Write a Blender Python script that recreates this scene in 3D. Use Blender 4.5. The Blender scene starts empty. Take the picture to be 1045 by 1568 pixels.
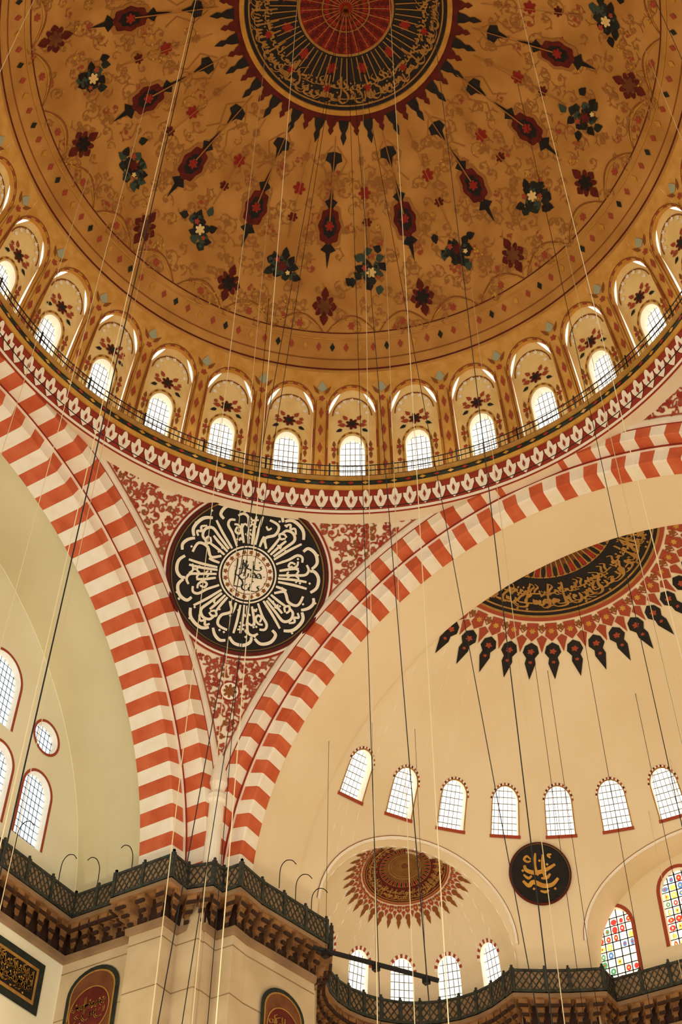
import bpy, math, random
from mathutils import Vector, Matrix
rad=math.radians; sin=math.sin; cos=math.cos; pi=math.pi
rng=random.Random(7)
bpy.context.scene.view_settings.view_transform='Standard'
# ------------------------------------------------------------------ materials
def lin(c): return tuple((x/12.92 if x<=.04045 else ((x+.055)/1.055)**2.4) for x in [v/255 for v in c])
MAT={}
def mat(name,c,c2=None,scale=1.5,rough=.8,metal=0,emit=0,detail=4):
    m=bpy.data.materials.new(name);m.use_nodes=True;nt=m.node_tree;b=nt.nodes["Principled BSDF"]
    b.inputs['Roughness'].default_value=rough;b.inputs['Metallic'].default_value=metal
    b.inputs['Specular IOR Level'].default_value=.25
    if emit:
        b.inputs['Emission Color'].default_value=(*lin(c),1);b.inputs['Emission Strength'].default_value=emit
    if c2 is None: b.inputs['Base Color'].default_value=(*lin(c),1)
    else:
        g=nt.nodes.new('ShaderNodeNewGeometry');n=nt.nodes.new('ShaderNodeTexNoise');n.inputs['Scale'].default_value=scale;n.inputs['Detail'].default_value=detail
        r=nt.nodes.new('ShaderNodeValToRGB');r.color_ramp.elements[0].position=.35;r.color_ramp.elements[1].position=.65
        r.color_ramp.elements[0].color=(*lin(c),1);r.color_ramp.elements[1].color=(*lin(c2),1)
        nt.links.new(g.outputs['Position'],n.inputs['Vector']);nt.links.new(n.outputs['Fac'],r.inputs['Fac']);nt.links.new(r.outputs['Color'],b.inputs['Base Color'])
    MAT[name]=m;return name
mat('ochre_dome',(204,152,80),(178,126,60),.6,detail=10)
mat('ochre_pilaster',(220,170,90),(204,150,68),2)
mat('niche_cream',(244,218,154),(232,202,132),1.2)
mat('cream',(242,228,202),(235,218,188),.5)
mat('cream_semi',(240,223,188),(233,214,176),.25)
mat('cream_white',(248,241,224),(242,232,210),2)
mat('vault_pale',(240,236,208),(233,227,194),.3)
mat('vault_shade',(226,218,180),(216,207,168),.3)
mat('red_stone',(212,110,70),(196,90,54),1.6)
mat('red_line',(150,52,36))
mat('scroll_red',(164,74,50))
mat('scroll_brown',(140,84,38))
mat('scroll_dome',(164,112,56))
mat('dark_red',(104,34,26),(84,26,20),3)
mat('bright_red',(150,42,32))
mat('black_paint',(22,20,18),(34,28,24),3,.6)
mat('dark_green',(44,50,40),(32,36,32),4)
mat('teal',(60,76,64))
mat('gold',(208,158,66),(190,136,52),3,.5)
mat('gold_dull',(176,132,64),(156,112,50),3,.6)
mat('rosette_brown',(120,74,40),(100,56,32),2)
mat('white_letter',(240,232,210))
mat('blue_grey',(168,176,150))
mat('stone',(204,184,150),(188,166,130),.8)
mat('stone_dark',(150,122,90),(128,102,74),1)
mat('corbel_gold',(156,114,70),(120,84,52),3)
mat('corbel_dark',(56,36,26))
mat('rail',(62,66,56),(40,42,38),6,.6)
mat('iron',(20,18,18),None,1,.5)
mat('cable_light',(222,204,160))
mat('glass_sky',(255,252,244),None,emit=1.6)
mat('glass_stucco',(224,232,236),None,emit=1.25)
mat('lattice',(140,142,140))
mat('lattice_blue',(150,176,206))
mat('carpet',(136,88,66),(120,74,56),2)
for n,c in (('sg_red',(200,60,50)),('sg_blue',(90,130,180)),('sg_yel',(250,205,100)),('sg_grn',(90,150,100)),('sg_white',(255,248,225))): mat(n,c,None,emit=1.1)

class G:
    def __init__(s,name): s.n=name;s.V=[];s.F=[];s.M=[];s.mats=[]
    def mi(s,m):
        if m not in s.mats:s.mats.append(m)
        return s.mats.index(m)
    def face(s,pts,m):
        k=len(s.V);s.V.extend([tuple(p) for p in pts]);s.F.append(tuple(range(k,k+len(pts))));s.M.append(s.mi(m))
    def grid(s,rows,m,close=False):
        k=len(s.V);nr=len(rows);nc=len(rows[0])
        for r in rows: s.V.extend([tuple(p) for p in r])
        i0=s.mi(m)
        for i in range(nr-1):
            for j in range(nc-1 if not close else nc):
                j2=(j+1)%nc
                s.F.append((k+i*nc+j,k+i*nc+j2,k+(i+1)*nc+j2,k+(i+1)*nc+j));s.M.append(i0)
    def box(s,c,ax,ay,az,hx,hy,hz,m):
        c=Vector(c);ax=Vector(ax)*hx;ay=Vector(ay)*hy;az=Vector(az)*hz
        P=[c+ax*i+ay*j+az*l for l in(-1,1) for j in(-1,1) for i in(-1,1)]
        k=len(s.V);s.V.extend([tuple(p) for p in P]);i0=s.mi(m)
        for f in((0,1,3,2),(4,6,7,5),(0,4,5,1),(2,3,7,6),(0,2,6,4),(1,5,7,3)): s.F.append(tuple(k+q for q in f));s.M.append(i0)
    def tube(s,a,b,r,m,n=6):
        a=Vector(a);b=Vector(b);d=(b-a).normalized();u=d.orthogonal().normalized();v=d.cross(u)
        s.grid([[p+(u*cos(2*pi*i/n)+v*sin(2*pi*i/n))*r for i in range(n)] for p in(a,b)],m,True)
    def clip(s,ok):
        keep=[i for i,f in enumerate(s.F) if all(ok(s.V[v]) for v in f)]
        s.F=[s.F[i] for i in keep];s.M=[s.M[i] for i in keep]
        used=sorted({v for f in s.F for v in f});mp={v:i for i,v in enumerate(used)}
        s.V=[s.V[v] for v in used];s.F=[tuple(mp[v] for v in f) for f in s.F]
    def done(s,smooth=False):
        me=bpy.data.meshes.new(s.n);me.from_pydata(s.V,[],s.F);me.update()
        for m in s.mats: me.materials.append(MAT[m])
        me.polygons.foreach_set('material_index',s.M)
        if smooth: me.polygons.foreach_set('use_smooth',[True]*len(s.F))
        o=bpy.data.objects.new(s.n,me);bpy.context.collection.objects.link(o)
        return o
# ------------------------------------------------------------------ openings
class Op:
    def __init__(s,c,w,bot,sp,rise,rb=0): s.c=c;s.w=w;s.b=bot;s.sp=sp;s.rise=rise;s.rb=rb
    def q(s,u): return math.sqrt(max(0,1-((u-s.c)/s.w)**2))
    def top(s,u): return s.sp+s.rise*s.q(u)
    def bot(s,u): return s.b-s.rb*s.q(u)
    def us(s,n=14): return [s.c-s.w*cos(pi*i/n) for i in range(n+1)]
    def loop(s,n=14):
        us=s.us(n)
        L=[(u,s.top(u)) for u in us]
        B=[(u,s.bot(u)) for u in us] if s.rb else [(us[0],s.b),(us[-1],s.b)]
        return L+B[::-1]
    def grow(s,d,dv=None):
        dv=d if dv is None else dv
        return Op(s.c,s.w+d,s.b,s.sp,s.rise+dv,s.rb+dv if s.rb else 0)
def panel(g,M,u0,u1,v0,v1,ops,m,du,dv,d=0):
    f0=v0 if callable(v0) else (lambda u:v0); f1=v1 if callable(v1) else (lambda u:v1)
    us=set(round(u0+(u1-u0)*i/max(1,math.ceil((u1-u0)/du)),5) for i in range(max(1,math.ceil((u1-u0)/du))+1))
    for o in ops: us.update(round(x,5) for x in o.us() if u0<=x<=u1)
    us=sorted(us)
    for a,b in zip(us,us[1:]):
        if b-a<1e-4: continue
        mid=(a+b)/2;cur=f0
        cov=sorted([o for o in ops if abs(mid-o.c)<o.w],key=lambda o:o.b)
        segs=[]
        for o in cov: segs.append((cur,o.bot));cur=o.top
        segs.append((cur,f1))
        for lo,hi in segs:
            la,lb,ha,hb=lo(a),lo(b),hi(a),hi(b)
            L=max(ha-la,hb-lb)
            if L<1e-3: continue
            n=max(1,math.ceil(L/dv))
            g.grid([[M(a,la+(ha-la)*i/n,d),M(b,lb+(hb-lb)*i/n,d)] for i in range(n+1)],m)
def reveal(g,M,o,d0,d1,m):
    L=o.loop();L=L+[L[0]]
    g.grid([[M(u,v,d0) for u,v in L],[M(u,v,d1) for u,v in L]],m)
def pane(g,M,o,d,m):
    us=o.us()
    g.grid([[M(u,o.bot(u),d) for u in us],[M(u,(o.bot(u)+o.top(u))/2,d) for u in us],[M(u,o.top(u),d) for u in us]],m)
def band(g,M,o,du,dv,d,ms,n=14,legs=True):
    o2=o.grow(du,dv)
    A=[(u,o.top(u)) for u in o.us(n)];B=[(u,o2.top(u)) for u in o2.us(n)]
    if legs:
        k=4;A=[(A[0][0],o.b+(o.sp-o.b)*i/k) for i in range(k)]+A+[(A[-1][0],o.b+(o.sp-o.b)*i/k) for i in range(k-1,-1,-1)]
        B=[(B[0][0],o.b+(o.sp-o.b)*i/k) for i in range(k)]+B+[(B[-1][0],o.b+(o.sp-o.b)*i/k) for i in range(k-1,-1,-1)]
    for i in range(len(A)-1):
        g.face([M(*A[i],d),M(*A[i+1],d),M(*B[i+1],d),M(*B[i],d)],ms[i%len(ms)])
def lattice(g,M,o,d,su,sv,wu,wv,m):
    u=o.c-o.w+su
    while u<o.c+o.w-.3*su:
        g.face([M(u-wu,o.bot(u),d),M(u+wu,o.bot(u),d),M(u+wu,o.top(u),d),M(u-wu,o.top(u),d)],m);u+=su
    v=o.b-o.rb+sv
    while v<o.sp+o.rise-.2*sv:
        h=o.w if o.b<=v<=o.sp else o.w*math.sqrt(max(0,1-(((v-o.sp)/o.rise) if v>o.sp else (o.b-v)/max(o.rb,1e-6))**2))
        g.face([M(o.c-h,v-wv,d),M(o.c+h,v-wv,d),M(o.c+h,v+wv,d),M(o.c-h,v+wv,d)],m);v+=sv
# ------------------------------------------------------------------ surface mappers
def sph_map(C,R,n):
    C=Vector(C);n=Vector(n).normalized()
    up=Vector((0,0,1))
    e2=(up-n*up.dot(n)); e2=e2.normalized() if e2.length>1e-3 else Vector((0,1,0))
    ex=n.cross(e2).normalized()
    def P(x,y,h=0):
        r=math.hypot(x,y)
        if r<1e-9:return C+n*(R-h)
        a=r/R;t=(ex*x+e2*y)/r
        return C+(n*cos(a)+t*sin(a))*(R-h)
    return P
def flat_map(O,ex,ey,nn):
    O=Vector(O);ex=Vector(ex);ey=Vector(ey);nn=Vector(nn)
    return lambda x,y,h=0:O+ex*x+ey*y+nn*h
def ribbon(g,P,pts,w,m,h=.03,nib=None,ok=None):
    n=len(pts);L=[];R=[]
    for i,(x,y) in enumerate(pts):
        a=pts[max(0,i-1)];b=pts[min(n-1,i+1)];dx,dy=b[0]-a[0],b[1]-a[1];l=math.hypot(dx,dy) or 1
        ww=w(i/(n-1)) if callable(w) else w
        nx,ny=-dy/l*ww/2,dx/l*ww/2
        if nib: nx=nx*.3+nib[0]/2;ny=ny*.3+nib[1]/2
        L.append((x+nx,y+ny));R.append((x-nx,y-ny))
    for i in range(n-1):
        if ok and not ok(*pts[i]): continue
        g.face([P(*L[i],h),P(*L[i+1],h),P(*R[i+1],h),P(*R[i],h)],m)
def disc(g,P,x,y,r0,r1,m,h=.02,n=48):
    R=[];k=2 if r1-r0<.6 else int((r1-r0)/.4)+2
    for j in range(k): 
        r=r0+(r1-r0)*j/(k-1);R.append([P(x+r*cos(2*pi*i/n),y+r*sin(2*pi*i/n),h) for i in range(n)])
    g.grid(R,m,True)
def fan(g,P,pts,m,h=.03,c=None):
    cx=sum(p[0] for p in pts)/len(pts) if c is None else c[0];cy=sum(p[1] for p in pts)/len(pts) if c is None else c[1]
    for i in range(len(pts)):
        a=pts[i];b=pts[(i+1)%len(pts)];g.face([P(cx,cy,h),P(*a,h),P(*b,h)],m)
def polar(P,th0,r0):
    def Q(x,y,h=0):
        r=r0+y;a=th0+x/max(r0,.3);return P(r*cos(a),r*sin(a),h)
    return Q
def flower(g,P,x,y,r,m,n=6,h=.035,ph=0):
    pts=[]
    for i in range(n*6):
        a=2*pi*i/(n*6);rr=r*(.55+.45*abs(cos(n*a/2+ph)));pts.append((x+rr*cos(a),y+rr*sin(a)))
    fan(g,P,pts,m,h,(x,y))
def leaf(g,P,x,y,a,l,w,m,h=.035):
    pts=[(x+cos(a)*l*t-sin(a)*w*q,y+sin(a)*l*t+cos(a)*w*q) for t,q in((0,0),(.3,.5),(.6,.4),(1,0),(.6,-.4),(.3,-.5))]
    fan(g,P,pts,m,h)
def scroll(g,P,x,y,s,a0,m,ok,w=.05,m2=None,fat=1):
    sg=rng.choice((-1,1));pts=[]
    for i in range(14):
        t=i/13;a=a0+sg*t*5.2;r=s*(1-t*.8);pts.append((x+r*cos(a),y+r*sin(a)))
    ribbon(g,P,pts,w,m,.03,ok=ok)
    for i in (2,5,8,11):
        px,py=pts[i]
        if ok(px,py): leaf(g,P,px,py,a0+sg*i/15*5.2+rng.choice((0,pi)),s*.5*fat,s*.34*fat,m2 or m)
    if ok(x,y): flower(g,P,x,y,s*.34*fat,m2 or m,5)
# ------------------------------------------------------------------ calligraphy
LET=[
 ([[(0,1.0),(.03,.5),(0,0)]],.17),([[(0,1.0),(.03,.5),(0,0)]],.17),([[(0,1.0),(.03,.5),(0,0)]],.2),
 ([[(0,1.0),(.02,.4),(-.03,.08),(-.15,0),(-.34,.02)]],.36),
 ([[(0,.3),(0,.02),(-.2,-.16),(-.42,-.1),(-.5,.15)],[(-.24,.16),(-.22,.24)]],.5),
 ([[(-.02,.2),(-.12,.3),(-.2,.2),(-.1,.1),(0,.16),(-.02,-.02),(-.16,-.18),(-.34,-.2)]],.34),
 ([[(0,.22),(-.02,0),(-.15,-.16),(-.3,-.2)]],.26),
 ([[(0,.25),(-.03,.05),(-.12,.05),(-.14,.22),(-.17,.05),(-.26,.05),(-.28,.22),(-.31,0),(-.5,-.16),(-.68,-.05),(-.7,.16)]],.7),
 ([[(0,0),(-.06,.2),(-.2,.3),(-.3,.14),(-.18,.02),(0,.06)],[(-.12,.16),(-.2,.14)]],.34),
 ([[(.08,.95),(-.3,.68),(-.02,.36),(0,.02),(-.5,.0)]],.54),
 ([[(0,.24),(-.14,.16),(-.02,.02),(-.2,-.14),(-.56,-.12),(-.62,.06)]],.6)]
def smoothp(p,k=5):
    o=[];n=len(p)
    for i in range(n-1):
        a=p[max(0,i-1)];b=p[i];c=p[i+1];d=p[min(n-1,i+2)]
        for j in range(k):
            t=j/k;o.append(tuple(.5*(2*b[q]+(c[q]-a[q])*t+(2*a[q]-5*b[q]+4*c[q]-d[q])*t*t+(3*b[q]-a[q]-3*c[q]+d[q])*t**3) for q in(0,1)))
    o.append(p[-1]);return o
def calli(g,P,W,H,m,nw=.1,rows=((0,1.,0),(.35,.5,1)),h=.05,R=None,inside=None,dots=.6):
    """fills a W x H strip, right to left, with broad-pen strokes"""
    R=R or rng
    for y0,sc,sh in rows:
        x=W/2-.02*W
        while x>-W/2+.12*H*sc:
            st,adv=R.choice(LET) if not sh else R.choice(LET[4:])
            s=H*sc
            for pl in st:
                pts=[(x+px*s,y0*H+py*s*.95) for px,py in smoothp(pl)]
                if inside and not all(inside(*q) for q in pts[::3]): continue
                ribbon(g,P,pts,.0,m,h,nib=(nw*H*.9*(.75+.25*sc),nw*H*.55))
                ribbon(g,P,pts,nw*H*.38,m,h)
            if R.random()<dots:
                dx,dy=x-adv*s*.4,y0*H+R.choice((-.28,.5,.6))*s*.8
                q=nw*H*.55
                if not inside or inside(dx,dy): fan(g,P,[(dx-q,dy),(dx,dy+q),(dx+q,dy),(dx,dy-q)],m,h)
            x-=adv*s*.92
# word shape for the sectors of the big roundels (x in sector widths, y 0..1 inward)
WORD=[
 ([(.40,.98),(.39,.5),(.41,.06)],1),([(.26,1.0),(.25,.55),(.27,.1)],1),
 ([(.12,.98),(.11,.5),(.10,.16),(.0,.04),(-.12,.08)],1),
 ([(-.06,.95),(-.07,.6),(-.05,.34)],1),([(-.36,1.0),(-.35,.6),(-.38,.3),(-.30,.16),(-.18,.2)],1),
 ([(.46,-.08),(.34,-.24),(.16,-.26),(.04,-.14),(.02,.0)],1.25),
 ([(-.04,-.06),(-.14,-.25),(-.32,-.27),(-.46,-.12),(-.44,.06)],1.25),
 ([(-.20,.42),(-.28,.54),(-.20,.64),(-.11,.54),(-.16,.38),(-.26,.32)],.9),
 ([(.32,.44),(.2,.36),(.12,.44),(.0,.36),(-.06,.46)],.8),
 ([(.2,.72),(.13,.64),(.06,.72),(.0,.66)],.7),([(-.22,.86),(-.16,.78),(-.12,.86)],.7),([(.34,.2),(.2,.24),(.12,.12)],.8)]
WORD2=[
 ([(.42,1.0),(.41,.5),(.43,.0)],1),([(.30,.96),(.29,.5),(.28,.14),(.14,.02),(.0,.1),(-.04,.26)],1.1),
 ([(.16,1.0),(.15,.6),(.16,.34)],1),([(.0,1.0),(.0,.7),(-.02,.42)],1),([(-.14,.95),(-.36,.7),(-.16,.44),(-.2,.14),(-.44,.1)],1.1),
 ([(-.42,1.0),(-.43,.8),(-.42,.64)],1),
 ([(.40,-.12),(.24,-.28),(.0,-.27),(-.12,-.1)],1.3),([(-.16,-.04),(-.26,-.2),(-.38,-.28),(-.48,-.22)],1.2),
 ([(.1,.3),(.02,.42),(-.08,.34),(.0,.24),(.1,.26)],.9),([(.2,-.02),(.1,-.12),(.04,-.02),(-.02,-.12),(-.08,.0)],.9),
 ([(-.3,.3),(-.36,.4),(-.44,.32)],.8),([(.24,.66),(.2,.58),(.1,.64)],.7)]
def roundel(name,P,R,sectors,ml,inner=.3,word=False):
    g=G(name)
    disc(g,P,0,0,0.001,R*.93,'black_paint',.10,64)
    prof=[(.93,.10,'gold'),(.945,.17,'gold_dull'),(.965,.17,'black_paint'),(.985,.14,'dark_red'),(1.,.10,'dark_red'),(1.0,-.05,'dark_red')]
    for (r0,h0,_),(r1,h1,m) in zip(prof,prof[1:]):
        g.grid([[P(R*r0*cos(2*pi*i/64),R*r0*sin(2*pi*i/64),h0) for i in range(64)],[P(R*r1*cos(2*pi*i/64),R*r1*sin(2*pi*i/64),h1) for i in range(64)]],m,True)
    if word:
        S=R*.8
        for pts,wf in (([(.15,.75),(.12,.2),(.2,-.25)],1.1),([(.62,.35),(.2,.12),(-.2,.02),(-.55,.12),(-.62,.32)],1.4),([(-.15,.8),(-.2,.3),(-.1,-.1)],1),
            ([(.7,-.2),(.45,-.45),(.1,-.5),(-.3,-.35),(-.5,-.5),(-.72,-.3)],1.5),([(-.35,.55),(-.5,.68),(-.62,.55),(-.48,.45),(-.35,.5)],.8),([(.45,.6),(.35,.72),(.5,.75)],.8),
            ([(.4,-.02),(.25,-.18),(.02,-.2)],1),([(-.35,-.1),(-.5,-.2),(-.68,-.05)],.9),([(-.05,-.7),(.15,-.75),(.3,-.68)],.9)):
            q=smoothp([(x*S,y*S) for x,y in pts]);ribbon(g,P,q,lambda t,wf=wf:R*.1*wf*(.55+.45*sin(pi*t)),ml,.13)
        for x,y in((.3,.35),(0,.5),(-.7,.1),(.55,-.62),(-.3,-.62)): fan(g,P,[(x*S-R*.05,y*S),(x*S,y*S+R*.05),(x*S+R*.05,y*S),(x*S,y*S-R*.05)],ml,.13)
    else:
        ri=R*inner;disc(g,P,0,0,ri*1.02,ri*1.08,ml,.13,48);disc(g,P,0,0,.001,ri*.95,'cream_white',.125,48)
        calli(g,P,ri*1.5,ri*.8,'dark_green',.075,rows=((-.62,.8,0),(-.1,.8,0),(.35,.6,1)),h=.14,R=random.Random(2),inside=lambda x,y:math.hypot(x,y)<ri*.72)
        for k in range(20): flower(g,P,ri*.84*cos(k*pi/10),ri*.84*sin(k*pi/10),ri*.09,'scroll_brown',5,.14)
        disc(g,P,0,0,ri*.72,ri*.745,'scroll_brown',.135,40)
        r0,r1=R*.77,R*.375
        for k in range(sectors):
            a=2*pi*(k+.3)/sectors;R_=random.Random(k+4)
            for pts,wf in (WORD,WORD2)[k%2]:
                if wf<.85 and R_.random()<.2: continue
                sw=2*pi/sectors
                def Q(x,y,h):
                    r=r0+(r1-r0)*y;t=a-x*sw*.98;return (r*cos(t),r*sin(t))
                j=R_.uniform(-.02,.02);q=[Q(x+j,y,0) for x,y in smoothp(pts)]
                ribbon(g,P,q,lambda t,wf=wf:R*.033*wf*(.6+.4*sin(pi*(.15+.7*t))),ml,.13)
            for j in range(7):
                x,y=R_.uniform(-.45,.45),R_.choice((-.33,.0,.3,.55,.8));r=r0+(r1-r0)*y;t=a-x*2*pi/sectors;x,y=r*cos(t),r*sin(t);e=R*.017
                fan(g,P,[(x-e,y),(x,y+e),(x+e,y),(x,y-e)],ml,.131)
    return g.done()
# ------------------------------------------------------------------ dimensions
a=12.87; ZC=25.28; RH=13.47; RS=math.hypot(a,RH)
CD=Vector((0,0,40.03)); RD=13.25
W0=lambda i:45-(i-3.65)*11.25
def DM(az,el,d=0):
    t=rad(az);e=rad(el);r=RD+d
    return Vector((r*cos(e)*cos(t),r*cos(e)*sin(t),40.03+r*sin(e)))
# ------------------------------------------------------------------ main dome
g=G('main_dome')
g.grid([[DM(360*i/128,e,0) for i in range(128)] for e in [24.8+65.1*j/40 for j in range(41)]],'ochre_dome',True)
def D(x,y,h=0):
    r=math.hypot(x,y);al=r/RD
    if r<1e-9:return CD+Vector((0,0,RD-h))
    return CD+Vector((x/r*sin(al),y/r*sin(al),cos(al)))*(RD-h)
def arc(r): return RD*math.asin(min(1,r/RD))
disc(g,D,0,0,.001,arc(1.85),'bright_red',.03,64)
disc(g,D,0,0,arc(1.85),arc(3.95),'black_paint',.03,96)
disc(g,D,0,0,arc(3.98),arc(4.16),'gold',.06,96)
disc(g,D,0,0,arc(3.76),arc(3.82),'gold_dull',.05,96)
disc(g,D,0,0,arc(4.16),arc(4.4),'dark_red',.035,96)
disc(g,D,0,0,arc(1.8),arc(1.9),'gold_dull',.05,64)
disc(g,D,0,0,arc(.9),arc(.95),'gold_dull',.05,64)
for k in range(24):
    t=2*pi*k/24
    ribbon(g,D,[(.25*cos(t),.25*sin(t)),(arc(1.75)*cos(t),arc(1.75)*sin(t))],.03,'gold_dull',.05)
    for r in(.6,1.,1.25,1.5,1.7): flower(g,D,r*cos(t+.13),r*sin(t+.13),.06+.04*r,'dark_red',5,.045)
    for j in range(6): ribbon(g,D,[(r*cos(t+.26*q),r*sin(t+.26*q)) for r,q in((.3+.25*j,0),(.42+.25*j,.5),(.3+.25*j,1))],.035,'dark_red',.05)
for k in range(12):
    t=2*pi*k/12
    for q in(-.1,-.05,0.0,.05,.1):
        ribbon(g,D,[(arc(r)*cos(t+q*2),arc(r)*sin(t+q*2)) for r in(1.95,2.3,2.6,2.9+.2*(1-abs(q)*10))],.045,'gold_dull',.06)
    calli(g,(lambda x,y,h,t=t:D((arc(3.6)-y)*cos(t-x/3.5),(arc(3.6)-y)*sin(t-x/3.5),h)),1.95,1.0,'gold_dull',.085,rows=((0.05,.95,0),(.08,.6,1),(.5,.4,1)),h=.06,R=random.Random(k))
    flower(g,D,arc(2.4)*cos(t+.26),arc(2.4)*sin(t+.26),.24,'bright_red',6,.05)
    flower(g,D,arc(3.2)*cos(t+.26),arc(3.2)*sin(t+.26),.16,'bright_red',6,.065)
g.tube((0,0,53.28),(0,0,52.9),.12,'gold',12)
for k in range(56):
    t=2*pi*k/56;Q=polar(D,t,arc(4.35));big=k%2
    h=1.0 if big else .62;w=.22
    fan(g,Q,[(-w,0),(w,0),(w*.75,h*.3),(w*.3,h*.5),(w*.5,h*.68),(0,h),(-w*.5,h*.68),(-w*.3,h*.5),(-w*.75,h*.3)],'black_paint' if big else 'dark_red',.04)
A0=24.6
okd=lambda x,y:True
gr=G('dome_painted_ornament')
def D2(az,r): return polar(D,rad(az),arc(r))
for k in range(16):
    az=A0+11.25+22.5*k
    Q=D2(az,5.85)
    fan(gr,Q,[(-.36,.0),(-.14,.1),(0,.52),(.14,.1),(.36,0),(.3,-.3),(0,-.38),(-.3,-.3)],'black_paint',.04)
    ribbon(gr,Q,[(0,-1.0),(0,2.6)],.04,'scroll_dome',.035)
    for s in(-1,1): ribbon(gr,Q,[(s*.1,-.6),(s*.55,0),(s*.2,.7),(s*.5,1.2)],.04,'scroll_dome',.035)
    Q=D2(az,8.1)
    for s,m,h in((1.6,'scroll_dome',.034),(1.28,'dark_red',.04),(.78,'black_paint',.05)):
        fan(gr,Q,[(.38*s*cos(q)*(1+.08*cos(8*q)),.62*s*sin(q)*(1+.08*cos(8*q))) for q in [2*pi*i/32 for i in range(32)]],m,h)
    flower(gr,Q,0,0,.22,'bright_red',6,.06)
    for s in(-1,1):
        fan(gr,Q,[(-.12,s*.75),(-.32,s*1.0),(-.09,s*1.12),(0,s*1.8),(.09,s*1.12),(.32,s*1.0),(.12,s*.75)],'black_paint',.042)
    az2=A0+22.5*k
    Q=D2(az2,7.0);flower(gr,Q,0,0,.28,'bright_red',6,.04);flower(gr,Q,0,-1.3,.2,'scroll_dome',6,.04);flower(gr,Q,0,1.2,.2,'dark_red',6,.04)
    ribbon(gr,Q,[(0,-2),(0,2.1)],.035,'scroll_dome',.033)
    Q=D2(az2,9.55);rq=random.Random(k)
    for j in range(26):
        x,y=rq.gauss(0,.33),rq.gauss(0,.3);leaf(gr,Q,x,y,rq.random()*6.3,.46,.36,rq.choice(('dark_green','dark_green','black_paint','black_paint','teal')),.04)
    flower(gr,Q,0,.02,.24,'dark_red' if k%2 else 'niche_cream',6,.06)
    flower(gr,Q,.3,-.2,.14,'scroll_red',5,.06);flower(gr,Q,-.3,.25,.11,'niche_cream' if k%2 else 'scroll_red',5,.06)
    Q=D2(az,10.5)
    flower(gr,Q,0,0,.56,'dark_red',8,.04);flower(gr,Q,0,0,.36,'black_paint' if k%2 else 'rosette_brown',6,.05)
    for q in(0,1,2,3): leaf(gr,Q,.3*cos(q*pi/2),.3*sin(q*pi/2),q*pi/2,.56 if q%2 else .3,.4,'dark_red',.04)
for i in range(1300):
    r=4.9+6.3*math.sqrt(rng.random());az=rng.random()*360
    Q=D2(az,r);scroll(gr,Q,0,0,rng.uniform(.22,.42),rng.random()*6.28,'scroll_dome',okd,.035,rng.choice(('scroll_dome',)*7+('scroll_red','gold')),.75)
for r,w,m in((11.15,.05,'dark_red'),(11.3,.05,'gold'),(11.75,.05,'scroll_brown'),(11.95,.07,'dark_red')):
    disc(gr,D,0,0,arc(r),arc(r)+w,m,.03,160)
for k in range(32):
    Q=D2(W0(k),11.15)
    ribbon(gr,Q,[(-1.2*q,-.75*(1-q*q)) for q in[-1+.2*i for i in range(11)]],.06,'scroll_brown',.033)
    ribbon(gr,Q,[(-1.2*q,-.6*(1-q*q)) for q in[-1+.2*i for i in range(11)]],.05,'gold',.033)
    flower(gr,Q,0,-.3,.18,'scroll_red',6)
for k in range(128):
    Q=D2(k*360/128,11.5)
    fan(gr,Q,[(-.13,0),(0,.2),(.13,0),(0,-.2)],('dark_green','scroll_red','gold','scroll_red')[k%4],.035)
g.done(True);gr.done()
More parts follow.
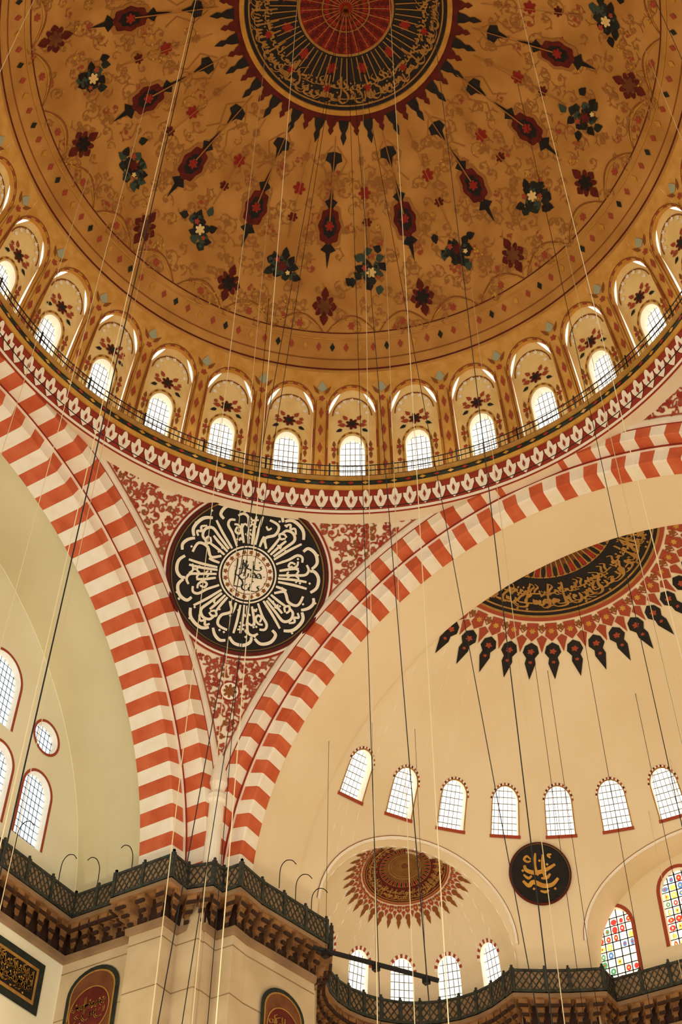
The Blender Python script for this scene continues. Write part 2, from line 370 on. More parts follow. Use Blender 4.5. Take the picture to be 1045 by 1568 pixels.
# ------------------------------------------------------------------ drum of windows
g=G('window_drum');gw=G('drum_window_glazing')
ND=.2
for i in range(32):
    c=W0(i);n=Op(c,4.25,.3,16.8,5.0);w=Op(c,2.1,2.7,9.3,2.9)
    panel(g,DM,c-5.625,c+5.625,-6,24.9,[n],'ochre_pilaster',2.9,3)
    reveal(g,DM,n,0,ND,'ochre_pilaster')
    panel(g,DM,c-4.25,c+4.25,.3,lambda u,n=n:n.top(u),[w],'niche_cream',2.2,3,ND)
    reveal(g,DM,w,ND,.6,'cream_white')
    pane(gw,DM,w,.6,'glass_sky');lattice(gw,DM,w,.56,.82,1.3,.07,.08,'lattice')
    band(g,DM,n,.24,.35,-.03,['scroll_red','gold'],14)
    band(g,DM,n.grow(.3,.42),.12,.15,-.03,['scroll_brown'],14)
    band(g,DM,Op(c,2.35,2.7,9.4,3.2),.3,.4,ND-.03,['scroll_brown','gold'],12)
    n3=Op(c,3.4,12,16.3,3.6)
    band(g,DM,n3,.22,.26,ND-.04,['scroll_brown'],12,False)
    for q in range(7):
        t=pi*q/6
        flower(g,(lambda x,y,h,c=c:DM(c-x/ .2313,15.2+y/.2313,ND-h)),.62*cos(t),.4+.62*sin(t),.1,'cream_white',5,.05)
    P=lambda x,y,h,c=c:DM(c-x/.2313,14.6+y/.2313,ND-h)
    flower(g,P,0,0,.28,'dark_red',7,.04);flower(g,P,0,.02,.15,'dark_green',5,.05)
    for s in(-1,1):
        leaf(g,P,s*.25,-.05,0 if s>0 else pi,.35,.2,'scroll_red',.04);leaf(g,P,s*.2,.2,pi/2-s*.7,.3,.18,'scroll_red',.04)
        leaf(g,P,s*.4,-.25,pi+.5 if s<0 else -.5,.3,.16,'dark_green',.04);flower(g,P,s*.5,.12,.1,'scroll_red',5,.04)
        P2=lambda x,y,h,c=c,s=s:DM(c+s*3.15-x/.2313,9+y/.2313,ND-h)
        flower(g,P2,0,0,.13,'scroll_red',5);leaf(g,P2,0,.1,pi/2,.35,.14,'scroll_brown');leaf(g,P2,0,-.1,-pi/2,.4,.14,'scroll_brown')
        flower(g,P2,0,-.7,.1,'scroll_red',5)
    P3=lambda x,y,h,c=c:DM(c+5.625-x/.2313,19.8+y/.2313,-h)
    fan(g,P3,[(-.2,.35),(0,.2),(.2,.35),(.15,.5),(0,.72),(-.15,.5)],'blue_grey',.04)
    flower(g,P3,0,-.1,.14,'scroll_red',5)
    for s in(-1,1): leaf(g,P3,s*.12,.1,pi/2-s*.6,.5,.14,'scroll_brown',.035)
    for vv in(-2.2,-6,-10,-14): fan(g,P3,[(-.1,vv*.23-.3),(0,vv*.23),(.1,vv*.23-.3),(0,vv*.23-.6)],'scroll_red',.035)
    for s in(-1,1): ribbon(g,P3,[(s*.22,-.2),(s*.22,-4.6)],.03,'scroll_brown',.035)
g.done();gw.done()
# ------------------------------------------------------------------ ring cornice with palmettes
def ringprof(g,prof,n=192):
    for (r0,z0,_),(r1,z1,m) in zip(prof,prof[1:]):
        g.grid([[(r*cos(2*pi*i/n),r*sin(2*pi*i/n),z) for i in range(n)] for r,z in((r0,z0),(r1,z1))],m,True)
ZO=-.3
g=G('dome_ring_cornice')
ringprof(g,[(r,z+ZO,m) for r,z,m in[(13.9,38.35,0),(13.0,38.35,'cream'),(12.86,38.2,'cream_white'),(12.82,38.1,'cream_white'),(12.74,38.1,'red_line'),(12.72,38.22,'cream_white'),(12.55,39.15,'red_line'),(12.5,39.15,'gold'),(12.42,39.28,'gold'),(12.42,39.55,'dark_green'),(12.36,39.55,'gold'),(12.3,39.68,'gold_dull'),(13.6,39.7,'gold_dull')]])
NP=144
for k in range(NP):
    t=2*pi*k/NP
    def P(x,y,h,t=t):
        f=y/.93;r=12.72-.17*f-h;q=t-x/12.7;return Vector((r*cos(q),r*sin(q),38.22+y+ZO))
    w=.25
    fan(g,P,[(0,.0),(w*.55,.18),(w*.98,.45),(w,.62),(w*.5,.6),(w*.3,.85),(0,.92),(-w*.3,.85),(-w*.5,.6),(-w,.62),(-w*.98,.45),(-w*.55,.18)],'cream_white',.03,(0,.45))
    fan(g,P,[(0,.25),(.06,.42),(0,.62),(-.06,.42)],'red_line',.045)
    P2=lambda x,y,h,t=t:Vector(((12.42-h)*cos(t-x/12.4),(12.42-h)*sin(t-x/12.4),39.28+y+ZO))
    fan(g,P2,[(-.13,.13),(0,.22),(.13,.13),(0,.04)],'gold' if k%2 else 'bright_red',.02)
g.done()
g=G('drum_gallery_railing')
for z in(39.5,39.8,40.1):
    n=192;g.grid([[((12.4+.025*cos(q))*cos(2*pi*i/n),(12.4+.025*cos(q))*sin(2*pi*i/n),z+.025*sin(q)) for i in range(n)] for q in(0,1.57,3.14,4.71,6.28)],'iron',True)
for k in range(448):
    t=2*pi*k/448
    g.tube((12.4*cos(t),12.4*sin(t),39.38),(12.4*cos(t),12.4*sin(t),40.22 if k%14==0 else 40.1),.035 if k%14==0 else .011,'iron',4)
g.done()
# ------------------------------------------------------------------ pendentives
def rot(k):
    c,s=[(1,0),(0,1),(-1,0),(0,-1)][k%4]
    return lambda p:Vector((p[0]*c-p[1]*s,p[0]*s+p[1]*c,p[2]))
for k in range(4):
    Rk=rot(k);g=G('painted_pendentive')
    rows=[]
    zt=ZC+math.sqrt(RS*RS-2*a*a)
    for j in range(41):
        z=zt+(38.6-zt)*(j/40);r=math.sqrt(RS*RS-(z-ZC)**2)
        b=math.acos(min(1,a/r)) if r>a else 0
        rows.append([Rk((r*cos(b+(pi/2-2*b)*i/40),r*sin(b+(pi/2-2*b)*i/40),z)) for i in range(41)])
    g.grid(rows,'cream')
    P=sph_map((0,0,ZC),RS,Rk(Vector((10.6,10.6,11.07)).normalized()))
    Rinv=rot(-k)
    def inside(x,y,mg=.35,hole=2.95):
        q=Rinv(P(x,y,0));return q[0]<a-mg and q[1]<a-mg and q[2]<38.3 and math.hypot(x,y)>hole
    if k!=2:
        ok=lambda x,y:inside(x,y,.13,3.22)
        pts=[]
        for _ in range(26000):
            x=rng.uniform(-11,11);y=rng.uniform(-9,5)
            if not inside(x,y,.16,3.26):continue
            if any((x-p[0])**2+(y-p[1])**2<.27**2 for p in pts):continue
            pts.append((x,y))
        for x,y in pts:
            scroll(g,P,x,y,rng.uniform(.2,.3),rng.random()*6.28,'scroll_red',ok,.055,rng.choice(('scroll_red','scroll_red','red_line','scroll_brown')),1.15)
        for off,w,m in((.0,.07,'dark_red'),(.11,.035,'scroll_red')):
            for side in(0,1):
                L=[];M2=[]
                for j in range(50):
                    def bp(o,j=j):
                        aa=a-o;zt2=ZC+math.sqrt(max(0,RS*RS-2*aa*aa));z=zt2+(38.4-zt2)*j/49
                        r=math.sqrt(RS*RS-(z-ZC)**2);yy=math.sqrt(max(0,r*r-aa*aa));v=Vector((aa,yy,z)) if side==0 else Vector((yy,aa,z))
                        v=(v-Vector((0,0,ZC)));return Rk(v*(1-.03/RS)+Vector((0,0,ZC)))
                    L.append(bp(off));M2.append(bp(off+w))
                g.grid([L,M2],m)
        disc(g,P,0,0,3.04,3.12,'cream_white',.04,72);disc(g,P,0,0,3.12,3.2,'red_line',.04,72)
        for sx,sy in((4.4,1.9),(-4.4,1.9),(0,-4.4)):
            if inside(sx,sy):
                disc(g,P,sx,sy,.001,.34,'cream_white',.045,20);flower(g,P,sx,sy,.27,'scroll_brown',8,.05);disc(g,P,sx,sy,.32,.38,'red_line',.05,24)
    g.done(True)
    if k!=2: roundel('calligraphy_roundel',P,3.04,8,'white_letter',.33)
# ------------------------------------------------------------------ striped arches
PL=(12.6,.85,11.9,2.2)
PR=(12.82,.6,12.15,1.35)
def arch(k):
    Rk=rot(k);g=G('striped_arch');r1_,D1,r2_,de=PL if k%2 else PR
    P=lambda r,t,d:Rk((a+d,r*cos(t),ZC+r*sin(t)))
    prof=[(13.55,.05,0),(13.52,-.12,'cream_white'),(13.36,-.12,'cream_white'),(13.34,.0,'cream_white'),(13.28,.0,'red_line'),
          (r1_+.02,0,'S'),(r1_,.04,'S'),(r1_,D1-.1,'S'),(r1_-.1,D1-.1,'red_line'),(r1_-.1,D1,'cream_white'),(r2_+.05,D1,'S'),(r2_,D1+.06,'S'),(r2_,de,'S'),(12.6,de,'cream_white')]
    t0,t1=rad(.9),rad(179.1);N=73
    for i in range(N):
        ta=t0+(t1-t0)*i/N;tb=t0+(t1-t0)*(i+1)/N
        ms='red_stone' if i%2==0 else 'cream_white'
        for (r0,d0,_),(r1,d1,m) in zip(prof,prof[1:]):
            mm=ms if m=='S' else m
            g.grid([[P(r0,t,d0),P(r1,t,d1)] for t in(ta,(ta+tb)/2,tb)],mm)
    g.done()
for k in range(4): arch(k)
# ------------------------------------------------------------------ left side: deep vault + tympanum wall
YT=18.0;RV=12.2
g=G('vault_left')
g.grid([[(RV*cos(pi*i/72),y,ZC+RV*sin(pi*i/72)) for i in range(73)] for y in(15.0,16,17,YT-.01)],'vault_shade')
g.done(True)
g=G('barrel_vault_right')
g.grid([[(x,r*cos(pi*i/96),ZC+r*sin(pi*i/96)) for i in range(97)] for x,r in((14.2,12.2),(15.5,12.08),(16.5,11.97),(16.6,11.97),(16.6,12.3))],'cream_semi')
g.done(False)
FW=lambda u,v,d=0:Vector((u,YT+d,v))
ops=[];
for s in(-1,1):
    ops+= [Op(s*9.5,.68,26.7,28.7,.75),Op(s*7.5,.68,26.7,28.7,.75),Op(s*5.5,.68,26.7,28.7,.75),Op(s*3.3,.9,26.7,29.2,.95),Op(s*9.4,.6,30.95,30.95,.6,.6),Op(s*6.75,.95,30.1,31.9,1.0),Op(s*4.0,.95,30.5,33.4,1.0),Op(s*1.3,1.0,30.5,34.2,1.1)]
g=G('wall_left')
panel(g,FW,-12.7,12.7,0,lambda u:ZC+math.sqrt(max(0,12.8**2-u*u)),[o for o in ops],'vault_pale',.5,30)
gl=G('window_1')
for o in ops:
    reveal(g,FW,o,0,.3,'cream_white');pane(gl,FW,o,.3,'glass_stucco')
    lattice(gl,FW,o,.27,.19,.26,.02,.02,'lattice_blue')
    o2=o.grow(.14);
    band(g,FW,o,.1,.1,-.02,['scroll_red'],20,not o.rb)
    if o.rb:
        for s in range(20):
            t0_=pi+pi*s/20;t1_=pi+pi*(s+1)/20
            g.face([FW(o.c+r*cos(t),o.b+r*sin(t),-.02) for r,t in((o.w,t0_),(o.w,t1_),(o.w+.1,t1_),(o.w+.1,t0_))],'scroll_red')
g.done();gl.done()
# ------------------------------------------------------------------ semi-dome (right)
CS=Vector((13.9,0,25.28));RSD=12.35
def SM(az,el,d=0):
    t=rad(az);r=RSD+d
    if el<0: return Vector((CS.x+r*cos(t),r*sin(t),25.28+el*RSD*pi/180))
    e=rad(el);return Vector((CS.x+r*cos(e)*cos(t),r*cos(e)*sin(t),25.28+r*sin(e)))
wins=[Op(3+11.15*k,2.7,26.4,32.2,2.7) for k in range(-7,7)]
EX=[Op(s*53.7,18.4,-117.3,7.5,15.4) for s in(-1,1)]
AP=Op(0,22.9,-117.3,8,15.5)
g=G('semi_dome')
panel(g,SM,-90,90,-117.3,89.9,wins+EX+[AP],'cream_semi',3.,4)
g.clip(lambda v:v[0]>14.0)
gl=G('semi_dome_window_glazing')
for w in wins:
    reveal(g,SM,w,0,.45,'cream_white');pane(gl,SM,w,.45,'glass_sky');lattice(gl,SM,w,.42,.9,1.1,.07,.08,'lattice')
    band(g,SM,w,.55,.6,-.03,['scroll_red','cream_white','dark_red','cream_white'],24,False)
    band(g,SM,w,.22,.25,-.035,['gold_dull'],14)
    g.face([SM(w.c-w.w-.4,w.b,-.03),SM(w.c+w.w+.4,w.b,-.03),SM(w.c+w.w+.4,w.b-.6,-.03),SM(w.c-w.w-.4,w.b-.6,-.03)],'scroll_red')
for o in EX+[AP]:
    band(g,SM,o,.5,.5,-.05,['cream_white'],30,False);band(g,SM,o.grow(.5,.5),.12,.12,-.04,['scroll_brown'],30,False)
g.done(True);gl.done()
def rosette(name,P,R,nt,ml,base='black_paint',ok=None,core='dark_red',tooth='black_paint',red='scroll_red'):
    g=G(name)
    disc(g,P,0,0,.001,R*.56,core,.03,128);disc(g,P,0,0,R*.56,R*.93,base,.03,160)
    disc(g,P,0,0,R*.93,R*.95,'gold_dull',.05,120);disc(g,P,0,0,R*.95,R*.985,red,.04,120)
    disc(g,P,0,0,R*.885,R*.9,ml,.05,160);disc(g,P,0,0,R*.56,R*.572,ml,.05,160)
    disc(g,P,0,0,R*.3,R*.31,ml,.05,96)
    ns=64
    for k in range(ns):
        t=2*pi*k/ns
        ribbon(g,P,[(R*r*cos(t),R*r*sin(t)) for r in(.08,.2,.35,.5,.56)],lambda q:R*(.005+.009*q),ml,.05)
        leaf(g,P,R*.46*cos(t+.05),R*.46*sin(t+.05),t+.05,R*.12,R*.04,'bright_red' if k%2 else 'black_paint',.055)
        flower(g,P,R*.36*cos(t+.05),R*.36*sin(t+.05),R*.015,ml,5,.055)
    for k in range(12):
        t=2*pi*k/12
        calli(g,(lambda x,y,h,t=t:P((R*.83-y)*cos(t-x/(R*.8)),(R*.83-y)*sin(t-x/(R*.8)),h)),2*pi*R*.8/12,R*.22,ml,.11,rows=((0.02,.95,0),(.08,.6,1),(.5,.45,1)),h=.06,R=random.Random(k+31))
    sc=R/4.1
    for k in range(nt):
        t=2*pi*(k+.5)/nt;Q=polar(P,t,R)
        w=.18*sc
        fan(g,Q,[(-w*1.2,0.03),(w*1.2,0.03),(w,.3*sc),(w*1.2,.5*sc),(0,.72*sc),(-w*1.2,.5*sc),(-w,.3*sc)],red,.035)
        flower(g,Q,0,.32*sc,.11*sc,'gold',6,.05)
        fan(g,Q,[(-.24*sc,1.15*sc),(-.19*sc,.9*sc),(0,.76*sc),(.19*sc,.9*sc),(.24*sc,1.15*sc),(.12*sc,1.35*sc),(.15*sc,1.55*sc),(0,2.15*sc),(-.15*sc,1.55*sc),(-.12*sc,1.35*sc)],tooth,.035)
        flower(g,Q,0,1.1*sc,.11*sc,red,5,.05);flower(g,Q,0,1.5*sc,.06*sc,red,5,.05)
        Q2=polar(P,2*pi*k/nt,R)
        flower(g,Q2,0,.2*sc,.13*sc,'scroll_brown',5,.036)
        fan(g,Q2,[(-.17*sc,.62*sc),(0,.48*sc),(.17*sc,.62*sc),(.08*sc,.85*sc),(0,1.15*sc),(-.08*sc,.85*sc)],red,.034)
        ribbon(g,Q2,[(-.25*sc,.1*sc),(0,.4*sc),(.25*sc,.1*sc)],.04*sc,'red_line',.036)
    if ok: g.clip(ok)
    return g.done()
PS=sph_map(CS,RSD,Vector((1.0,.35,12.3)))
rosette('semi_dome_rosette',PS,4.4,40,'gold_dull',ok=lambda v:v[0]>16.0,core='rosette_brown')
for s in(1,-1):
    nn=SM(s*30.0,19.8)-CS
    roundel('calligraphy_roundel',sph_map(CS,RSD,nn),1.18,1,'gold',word=3)
# exedrae
def exedra(s):
    tc=rad(s*53.7);E=CS+Vector((cos(tc),sin(tc),0))*11.72;RE=3.9;ZE=26.1
    def EM(az,el,d=0):
        t=rad(az);r=RE+d
        if el<0:return Vector((E.x+r*cos(t),E.y+r*sin(t),ZE+el*RE*pi/180))
        e=rad(el);return Vector((E.x+r*cos(e)*cos(t),E.y+r*cos(e)*sin(t),ZE+r*sin(e)))
    c0=s*53.7
    ws=[Op(s*(-16+27*k),6.6,-6,14,8) for k in range(5)]
    g=G('exedra_half_dome');gl=G('exedra_window_glazing')
    panel(g,EM,c0-90,c0+90,-380,89.5,ws,'cream_semi',7.5,9)
    for w in ws:
        reveal(g,EM,w,0,.3,'cream_white');pane(gl,EM,w,.3,'glass_sky');lattice(gl,EM,w,.27,2.6,4,.25,.25,'lattice')
        band(g,EM,w,1.8,2.2,-.03,['scroll_red','cream_white'],16,False)
    o=EX[1] if s>0 else EX[0]
    U=o.us(28);A=[SM(u,o.top(u),0) for u in U];A=[SM(U[0],-117.3,0)]+A+[SM(U[-1],-117.3,0)]
    side=Vector((-sin(tc),cos(tc),0));B=[]
    for i in range(29):
        q=pi*i/28;B.append(E+side*(-RE*cos(q))+Vector((0,0,ZE-E.z+RE*sin(q))))
    B=[Vector((B[0].x,B[0].y,0))]+B+[Vector((B[-1].x,B[-1].y,0))]
    g.grid([A,[(p+q)/2 for p,q in zip(A,B)],B],'cream_semi')
    g.done(True);gl.done()
    n=Vector((cos(tc)*.25,sin(tc)*.25,1));dx,dy=cos(tc),sin(tc)
    rosette('exedra_rosette',sph_map((E.x,E.y,ZE),RE,n),1.75,36,'gold_dull','dark_red',ok=lambda v:(v[0]-E.x)*dx+(v[1]-E.y)*dy>.02,core='rosette_brown',tooth='scroll_brown')
exedra(1);exedra(-1)
# apse wall
XA=26.4
g=G('wall_right');gs=G('stained_glass_window')
AM=lambda u,v,d=0:Vector((XA+d,u,v))
so=[Op(y,.75,25.9,27.9,.9) for y in(4.15,-4.15)]+[Op(y,.75,26.6,28.7,.9) for y in(1.35,-1.35)]
panel(g,AM,-6,6,0,31.5,so,'cream_semi',1,40)
for o in so:
    reveal(g,AM,o,0,.25,'cream_white')
    pane(gs,AM,o,.25,'sg_white')
    rr=random.Random(int(o.c*10))
    for i in range(5):
        for j in range(9):
            u=o.c-o.w+(i+.5)*2*o.w/5;v=o.b+.15+j*.32
            if v>o.top(u)-.12 or rr.random()<.25: continue
            rx,ry=rr.uniform(.07,.13),rr.uniform(.1,.15)
            pts=[(u+rx*cos(q),v+ry*sin(q)) for q in[2*pi*z/8 for z in range(8)]]
            fan(gs,lambda x,y,h:AM(x,y,.22),pts,rr.choice(('sg_red','sg_blue','sg_yel','sg_grn','sg_yel','sg_red')))
            fan(gs,lambda x,y,h:AM(x,y,.21),[(u-.04,v),(u,v+.05),(u+.04,v),(u,v-.05)],rr.choice(('sg_yel','sg_white','sg_red')))
    lattice(gs,AM,o,.2,.3,.32,.02,.02,'iron')
    band(g,AM,o,.14,.14,-.02,['scroll_red'],16)
U=AP.us(28);A=[SM(U[0],-117,0)]+[SM(u,AP.top(u),0) for u in U]+[SM(U[-1],-117,0)]
g.grid([A,[Vector((XA+.02,p.y,p.z)) for p in A]],'cream_semi')
g.done();gs.done()
# ------------------------------------------------------------------ piers and lower walls
def seq_arc(cx,cy,r,a0,a1,n): return [(cx+r*cos(rad(a0+(a1-a0)*i/n)),cy+r*sin(rad(a0+(a1-a0)*i/n))) for i in range(n+1)]
q1=a+PL[1];q2=a+PR[1];qe=a+PR[3]
pier=[(12.2,17.99),(12.2,a+2.2),(11.9,a+2.2),(11.9,q1),(12.6,q1),(12.6,12.87),(12.87,12.87),(12.87,PR[0]),(q2,PR[0]),(q2,PR[2]),(qe,PR[2]),(17.4,11.6)]
def mirror(P): return [(x,-y) for x,y in P][::-1]
for pp,tip in((pier,(15.5,15.5)),(mirror(pier),(15.5,-15.5))):
    g=G('stone_pier')
    g.grid([[(x,y,z) for x,y in pp] for z in(0,8,16,21,25.5)],'stone')
    g.grid([[(x,y,25.5) for x,y in pp],[(*tip,25.5) for _ in pp]],'stone')
    sy=1 if tip[1]>0 else -1
    q0=[2*pi*i/16 for i in range(16)]
    g.grid([[(12.72+r*cos(q),sy*(12.72+r*sin(q)),z) for q in q0] for r,z in((.27,25.5),(.27,28.2),(.36,28.3),(.36,28.5),(.22,28.7),(.34,29.0),(.3,29.3),(.02,30.6))],'cream_white',True)
    for z in(8.,12.,16.,19.2,21.6,23.2):
        g.grid([[(x-.012,y-.012*sy,z-.015) for x,y in pp],[(x-.012,y-.012*sy,z+.015) for x,y in pp]],'stone_dark')
    g.done()
# ------------------------------------------------------------------ corbelled gallery with balustrade
def offset(path,d):
    out=[];n=len(path)
    for i in range(n):
        p=Vector(path[i]);ns=[]
        if i>0: t=(p-Vector(path[i-1])).normalized();ns.append(Vector((t.y,-t.x)))
        if i<n-1: t=(Vector(path[i+1])-p).normalized();ns.append(Vector((t.y,-t.x)))
        if len(ns)==1:m=ns[0]
        else:
            m=ns[0]+ns[1];l=m.length
            m=m/l/max(.35,(m/l).dot(ns[0])) if l>.1 else ns[0]
        out.append(p+m*d)
    return out
def gallery(name,path,zt,depth=.75):
    g=G(name)
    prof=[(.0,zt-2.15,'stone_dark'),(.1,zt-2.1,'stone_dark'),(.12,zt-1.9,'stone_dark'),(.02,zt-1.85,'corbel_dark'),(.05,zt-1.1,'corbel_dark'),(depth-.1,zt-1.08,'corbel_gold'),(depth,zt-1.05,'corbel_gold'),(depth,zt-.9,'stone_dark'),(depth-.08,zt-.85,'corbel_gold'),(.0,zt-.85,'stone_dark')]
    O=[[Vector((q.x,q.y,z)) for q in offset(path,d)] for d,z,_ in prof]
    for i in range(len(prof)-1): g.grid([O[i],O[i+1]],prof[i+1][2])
    wall=offset(path,.0);outer=offset(path,depth-.06)
    for i in range(len(path)-1):
        A,B=wall[i],wall[i+1];C_,D_=outer[i],outer[i+1]
        L=(B-A).length;Lo=(D_-C_).length
        t=(B-A).normalized();nn=Vector((t.y,-t.x))
        t3=Vector((t.x,t.y,0));n3=Vector((nn.x,nn.y,0));Z=Vector((0,0,1))
        k=max(1,round(max(L,Lo*.8)/.55))
        for j in range(k):
            f=(j+.5)/k;base=A.lerp(B,f);ob=C_.lerp(D_,f)
            for st,(w,z0,z1) in enumerate(((.07,zt-1.85,zt-1.6),(.11,zt-1.6,zt-1.35),(.16,zt-1.35,zt-1.08))):
                e=base.lerp(ob,(st+1)/3);c=(base+e)/2
                hl=(e-base).length/2
                dirn=Vector(((e-base).x,(e-base).y,0)).normalized() if hl>.01 else n3
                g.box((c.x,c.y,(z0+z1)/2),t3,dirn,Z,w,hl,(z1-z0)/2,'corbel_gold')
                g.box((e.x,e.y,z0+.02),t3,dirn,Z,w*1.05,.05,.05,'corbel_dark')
        t=(D_-C_)
        if t.length<.05: continue
        t.normalize();t3=Vector((t.x,t.y,0));n3=Vector((t.y,-t.x,0))
        mid=(C_+D_)/2
        for z,h in((zt-.03,.045),(zt-.8,.05)): g.box((mid.x,mid.y,z),t3,n3,Z,Lo/2+.03,.06,h,'rail')
        g.box((mid.x,mid.y,zt-.415),t3,n3,Z,Lo/2,.012,.34,'stone_dark')
        k=max(1,round(Lo/1.2))
        for j in range(k+1):
            q=C_.lerp(D_,j/k);g.box((q.x,q.y,zt-.4),t3,n3,Z,.06,.07,.46,'rail')
            g.box((q.x,q.y,zt+.1),t3,n3,Z,.035,.035,.07,'rail')
        k=max(1,round(Lo/.22))
        for j in range(k):
            for s in(-1,1):
                p=C_.lerp(D_,j/k);q=C_.lerp(D_,(j+1)/k)
                if s<0:p,q=q,p
                for za,zb in((zt-.76,zt-.42),(zt-.42,zt-.08)):
                    g.tube((p.x+n3.x*.03,p.y+n3.y*.03,za),(q.x+n3.x*.03,q.y+n3.y*.03,zb),.022,'rail',4)
    return g.done()
gp=[(-12.2,17.98),(12.2,17.98),(12.2,a+2.2),(11.9,a+2.2),(11.9,q1),(12.6,q1),(12.85,12.85),(q2,PR[0]),(q2,PR[2]),(qe,PR[2]),(17.4,11.6)]
ZG=25.7
gallery('corbelled_gallery',gp,ZG,.55)
tc=53.7;Ex=CS.x+11.72*cos(rad(tc));Ey=11.72*sin(rad(tc))
exp_=seq_arc(Ex,Ey,3.9,tc+88,tc-88,14)
rim=seq_arc(CS.x,0,RSD,35.2,23.0,3)
gp2=[(17.4,11.6)]+exp_+rim+[(XA-.02,rim[-1][1]),(XA-.02,0)]
gallery('corbelled_gallery',gp2,25.65,.6)
gallery('corbelled_gallery',mirror(gp2),25.65,.6)
gallery('corbelled_gallery',mirror(gp),ZG,.55)
# curved lamp brackets standing on the galleries
g=G('gallery_lamp_brackets')
def bracket(x,y,dx,dy,z):
    sp=smoothp([(0,0),(0,.6),(.08,.85),(.3,.98),(.6,.9),(.8,.7)],3)
    for p,q in zip(sp,sp[1:]): g.tube((x+dx*p[0],y+dy*p[0],z+p[1]),(x+dx*q[0],y+dy*q[0],z+q[1]),.016,'iron',5)
for y in(16.6,15.2): bracket(11.7,y,-.8,0,ZG)
for x in(10.8,8.6,6.4): bracket(x,17.5,0,-.8,ZG)
for x in(14.8,15.8,16.8): bracket(x,11.4,0,-.8,ZG)
g.done()
g=G('hanging_light_bar')
g.tube((15.4,10.4,23.55),(18.2,7.4,22.9),.08,'iron',8)
for f in(.1,.5,.9):
    p=Vector((15.4,10.4,23.55)).lerp(Vector((18.2,7.4,22.9)),f)
    g.tube(p,(p.x,p.y,33.),.008,'iron',4);g.box((p.x,p.y,p.z-.12),(1,0,0),(0,1,0),(0,0,1),.1,.1,.1,'iron')
g.done()
# lower wall panels
def tile_panel(name,P,w,h,archtop):
    g=G(name)
    for s,m,hh in((1,'dark_green',.02),(.86,'gold_dull',.03),(.8,'rosette_brown' if archtop else 'black_paint',.04)):
        W_,H_=w*s/2,h/2-(1-s)*w/2
        pts=[(-W_,-H_),(W_,-H_)]
        if archtop: pts+=[(W_*cos(q),H_-W_*.8+W_*.8*sin(q)) for q in[pi*i/14 for i in range(15)]]
        else: pts+=[(W_,H_),(-W_,H_)]
        fan(g,P,pts,m,hh)
    if archtop:
        disc(g,P,0,.1,.001,w*.36,'dark_red',.05,40);disc(g,P,0,.1,w*.36,w*.38,'gold_dull',.06,40)
        calli(g,lambda x,y,h_:P(x,y+.1,h_),w*.6,w*.34,'gold_dull',.1,rows=((-.3,1,0),(.2,.5,1)),h=.07)
    else:
        calli(g,P,w*.74,h*.42,'gold',.11,rows=((-.4,1,0),(-.3,.6,1),(.2,.5,1)),h=.06)
    return g.done()
tile_panel('calligraphy_wall_panel',flat_map((9.6,17.98,22.3),(1,0,0),(0,0,1),(0,-1,0)),3.6,1.7,False)
tile_panel('calligraphy_wall_panel',flat_map((4.8,17.98,22.3),(1,0,0),(0,0,1),(0,-1,0)),3.6,1.7,False)
tile_panel('arched_roundel_panel',flat_map((12.18,16.5,21.5),(0,-1,0),(0,0,1),(-1,0,0)),2.1,3.2,True)
tile_panel('arched_roundel_panel',flat_map((15.9,11.80,21.2),(.985,-.171,0),(0,0,1),(-.171,-.985,0)),2.0,3.0,True)
# ------------------------------------------------------------------ floor
g=G('floor')
g.face([(-40,-30,0),(30,-30,0),(30,30,0),(-40,30,0)],'carpet');g.done()
# ------------------------------------------------------------------ hanging lamp cables
g=G('hanging_lamp_cables')
def domez(x,y): return 40.0+math.sqrt(max(0,RD*RD-x*x-y*y))
rc=random.Random(11);cab=[]
for ring,n in((3.5,5),(7.0,7),(10.5,11)):
    for i in range(n):
        t=2*pi*(i+rc.random()*.6)/n;cab.append((ring*cos(t),ring*sin(t)))
for x,y in cab:
    dc=math.hypot(x+16.87,y+10.34)
    if dc<13: continue
    g.tube((x,y,6),(x,y,domez(x,y)),.005+.0002*dc,rc.choice(('cable_light','cable_light','iron')),5)
for i in range(9):
    t=rad(rc.uniform(-50,75));r=rc.uniform(3,9.5);x=CS.x+1.5+r*cos(t);y=r*sin(t)
    z=25.28+math.sqrt(max(0,RSD**2-(x-CS.x)**2-y*y));g.tube((x,y,6),(x,y,z),.01,rc.choice(('iron','cable_light')),5)
for i in range(5):
    t=2*pi*i/5+.3;g.tube((.2*cos(t),.2*sin(t),52.9),(3.4*cos(t),3.4*sin(t),9),.009,'iron',5)
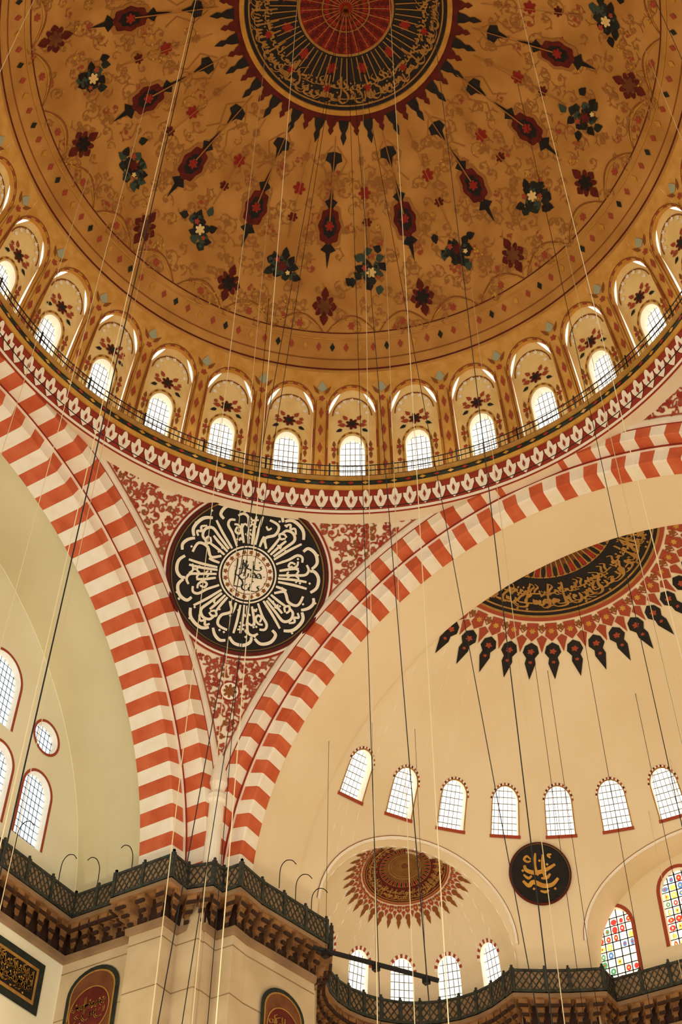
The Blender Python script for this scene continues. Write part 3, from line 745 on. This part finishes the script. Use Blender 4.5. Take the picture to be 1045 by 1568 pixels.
g.tube((-6.1,1.6,8),(-6.1,1.6,51.5),.013,'iron',5)
n=128;g.grid([[((12.1+.02*cos(q))*cos(2*pi*i/n),(12.1+.02*cos(q))*sin(2*pi*i/n),37.35+.02*sin(q)) for i in range(n)] for q in(0,1.57,3.14,4.71,6.28)],'iron',True)
g.done()
# ------------------------------------------------------------------ light
w=bpy.data.worlds.new('world');bpy.context.scene.world=w;w.use_nodes=True
bg=w.node_tree.nodes['Background'];bg.inputs[0].default_value=(1,.94,.79,1);bg.inputs[1].default_value=1.2
def lamp(n,loc,e,r,col):
    l=bpy.data.lights.new(n,'POINT');l.energy=e;l.shadow_soft_size=r;l.color=col
    o=bpy.data.objects.new(n,l);o.location=loc;bpy.context.collection.objects.link(o)
for i in range(4):
    t=2*pi*i/4+.4;lamp('chandelier_lamp',(7*cos(t),7*sin(t),7),1550,1.2,(1,.87,.63))
lamp('semi_dome_lamp',(17,2,9),2000,1.2,(1,.89,.66))
lamp('side_lamp',(3,15,14),1300,1.,(1,.93,.7))
for i in range(16):  # added fill ring, no visible fixtures: brightens the niches and lower dome
    t=rad(W0(i*2+.5));lamp('drum_fill_light',(11.6*cos(t),11.6*sin(t),40.3),40,.25,(1,.84,.52))
# ------------------------------------------------------------------ camera
cam=bpy.data.cameras.new('camera');co=bpy.data.objects.new('camera',cam);bpy.context.collection.objects.link(co)
cam.sensor_fit='VERTICAL';cam.sensor_height=36;cam.sensor_width=24;cam.lens=2016/1568*36;cam.clip_end=300
yaw,pit,rol=rad(31.57),rad(48.10),rad(.48)
fw=Vector((cos(pit)*cos(yaw),cos(pit)*sin(yaw),sin(pit)));r=fw.cross(Vector((0,0,1))).normalized();u=r.cross(fw)
r2=r*cos(rol)+u*sin(rol);u2=-r*sin(rol)+u*cos(rol)
co.matrix_world=Matrix(((r2.x,u2.x,-fw.x,-16.87),(r2.y,u2.y,-fw.y,-10.34),(r2.z,u2.z,-fw.z,1.6),(0,0,0,1)))
bpy.context.scene.camera=co
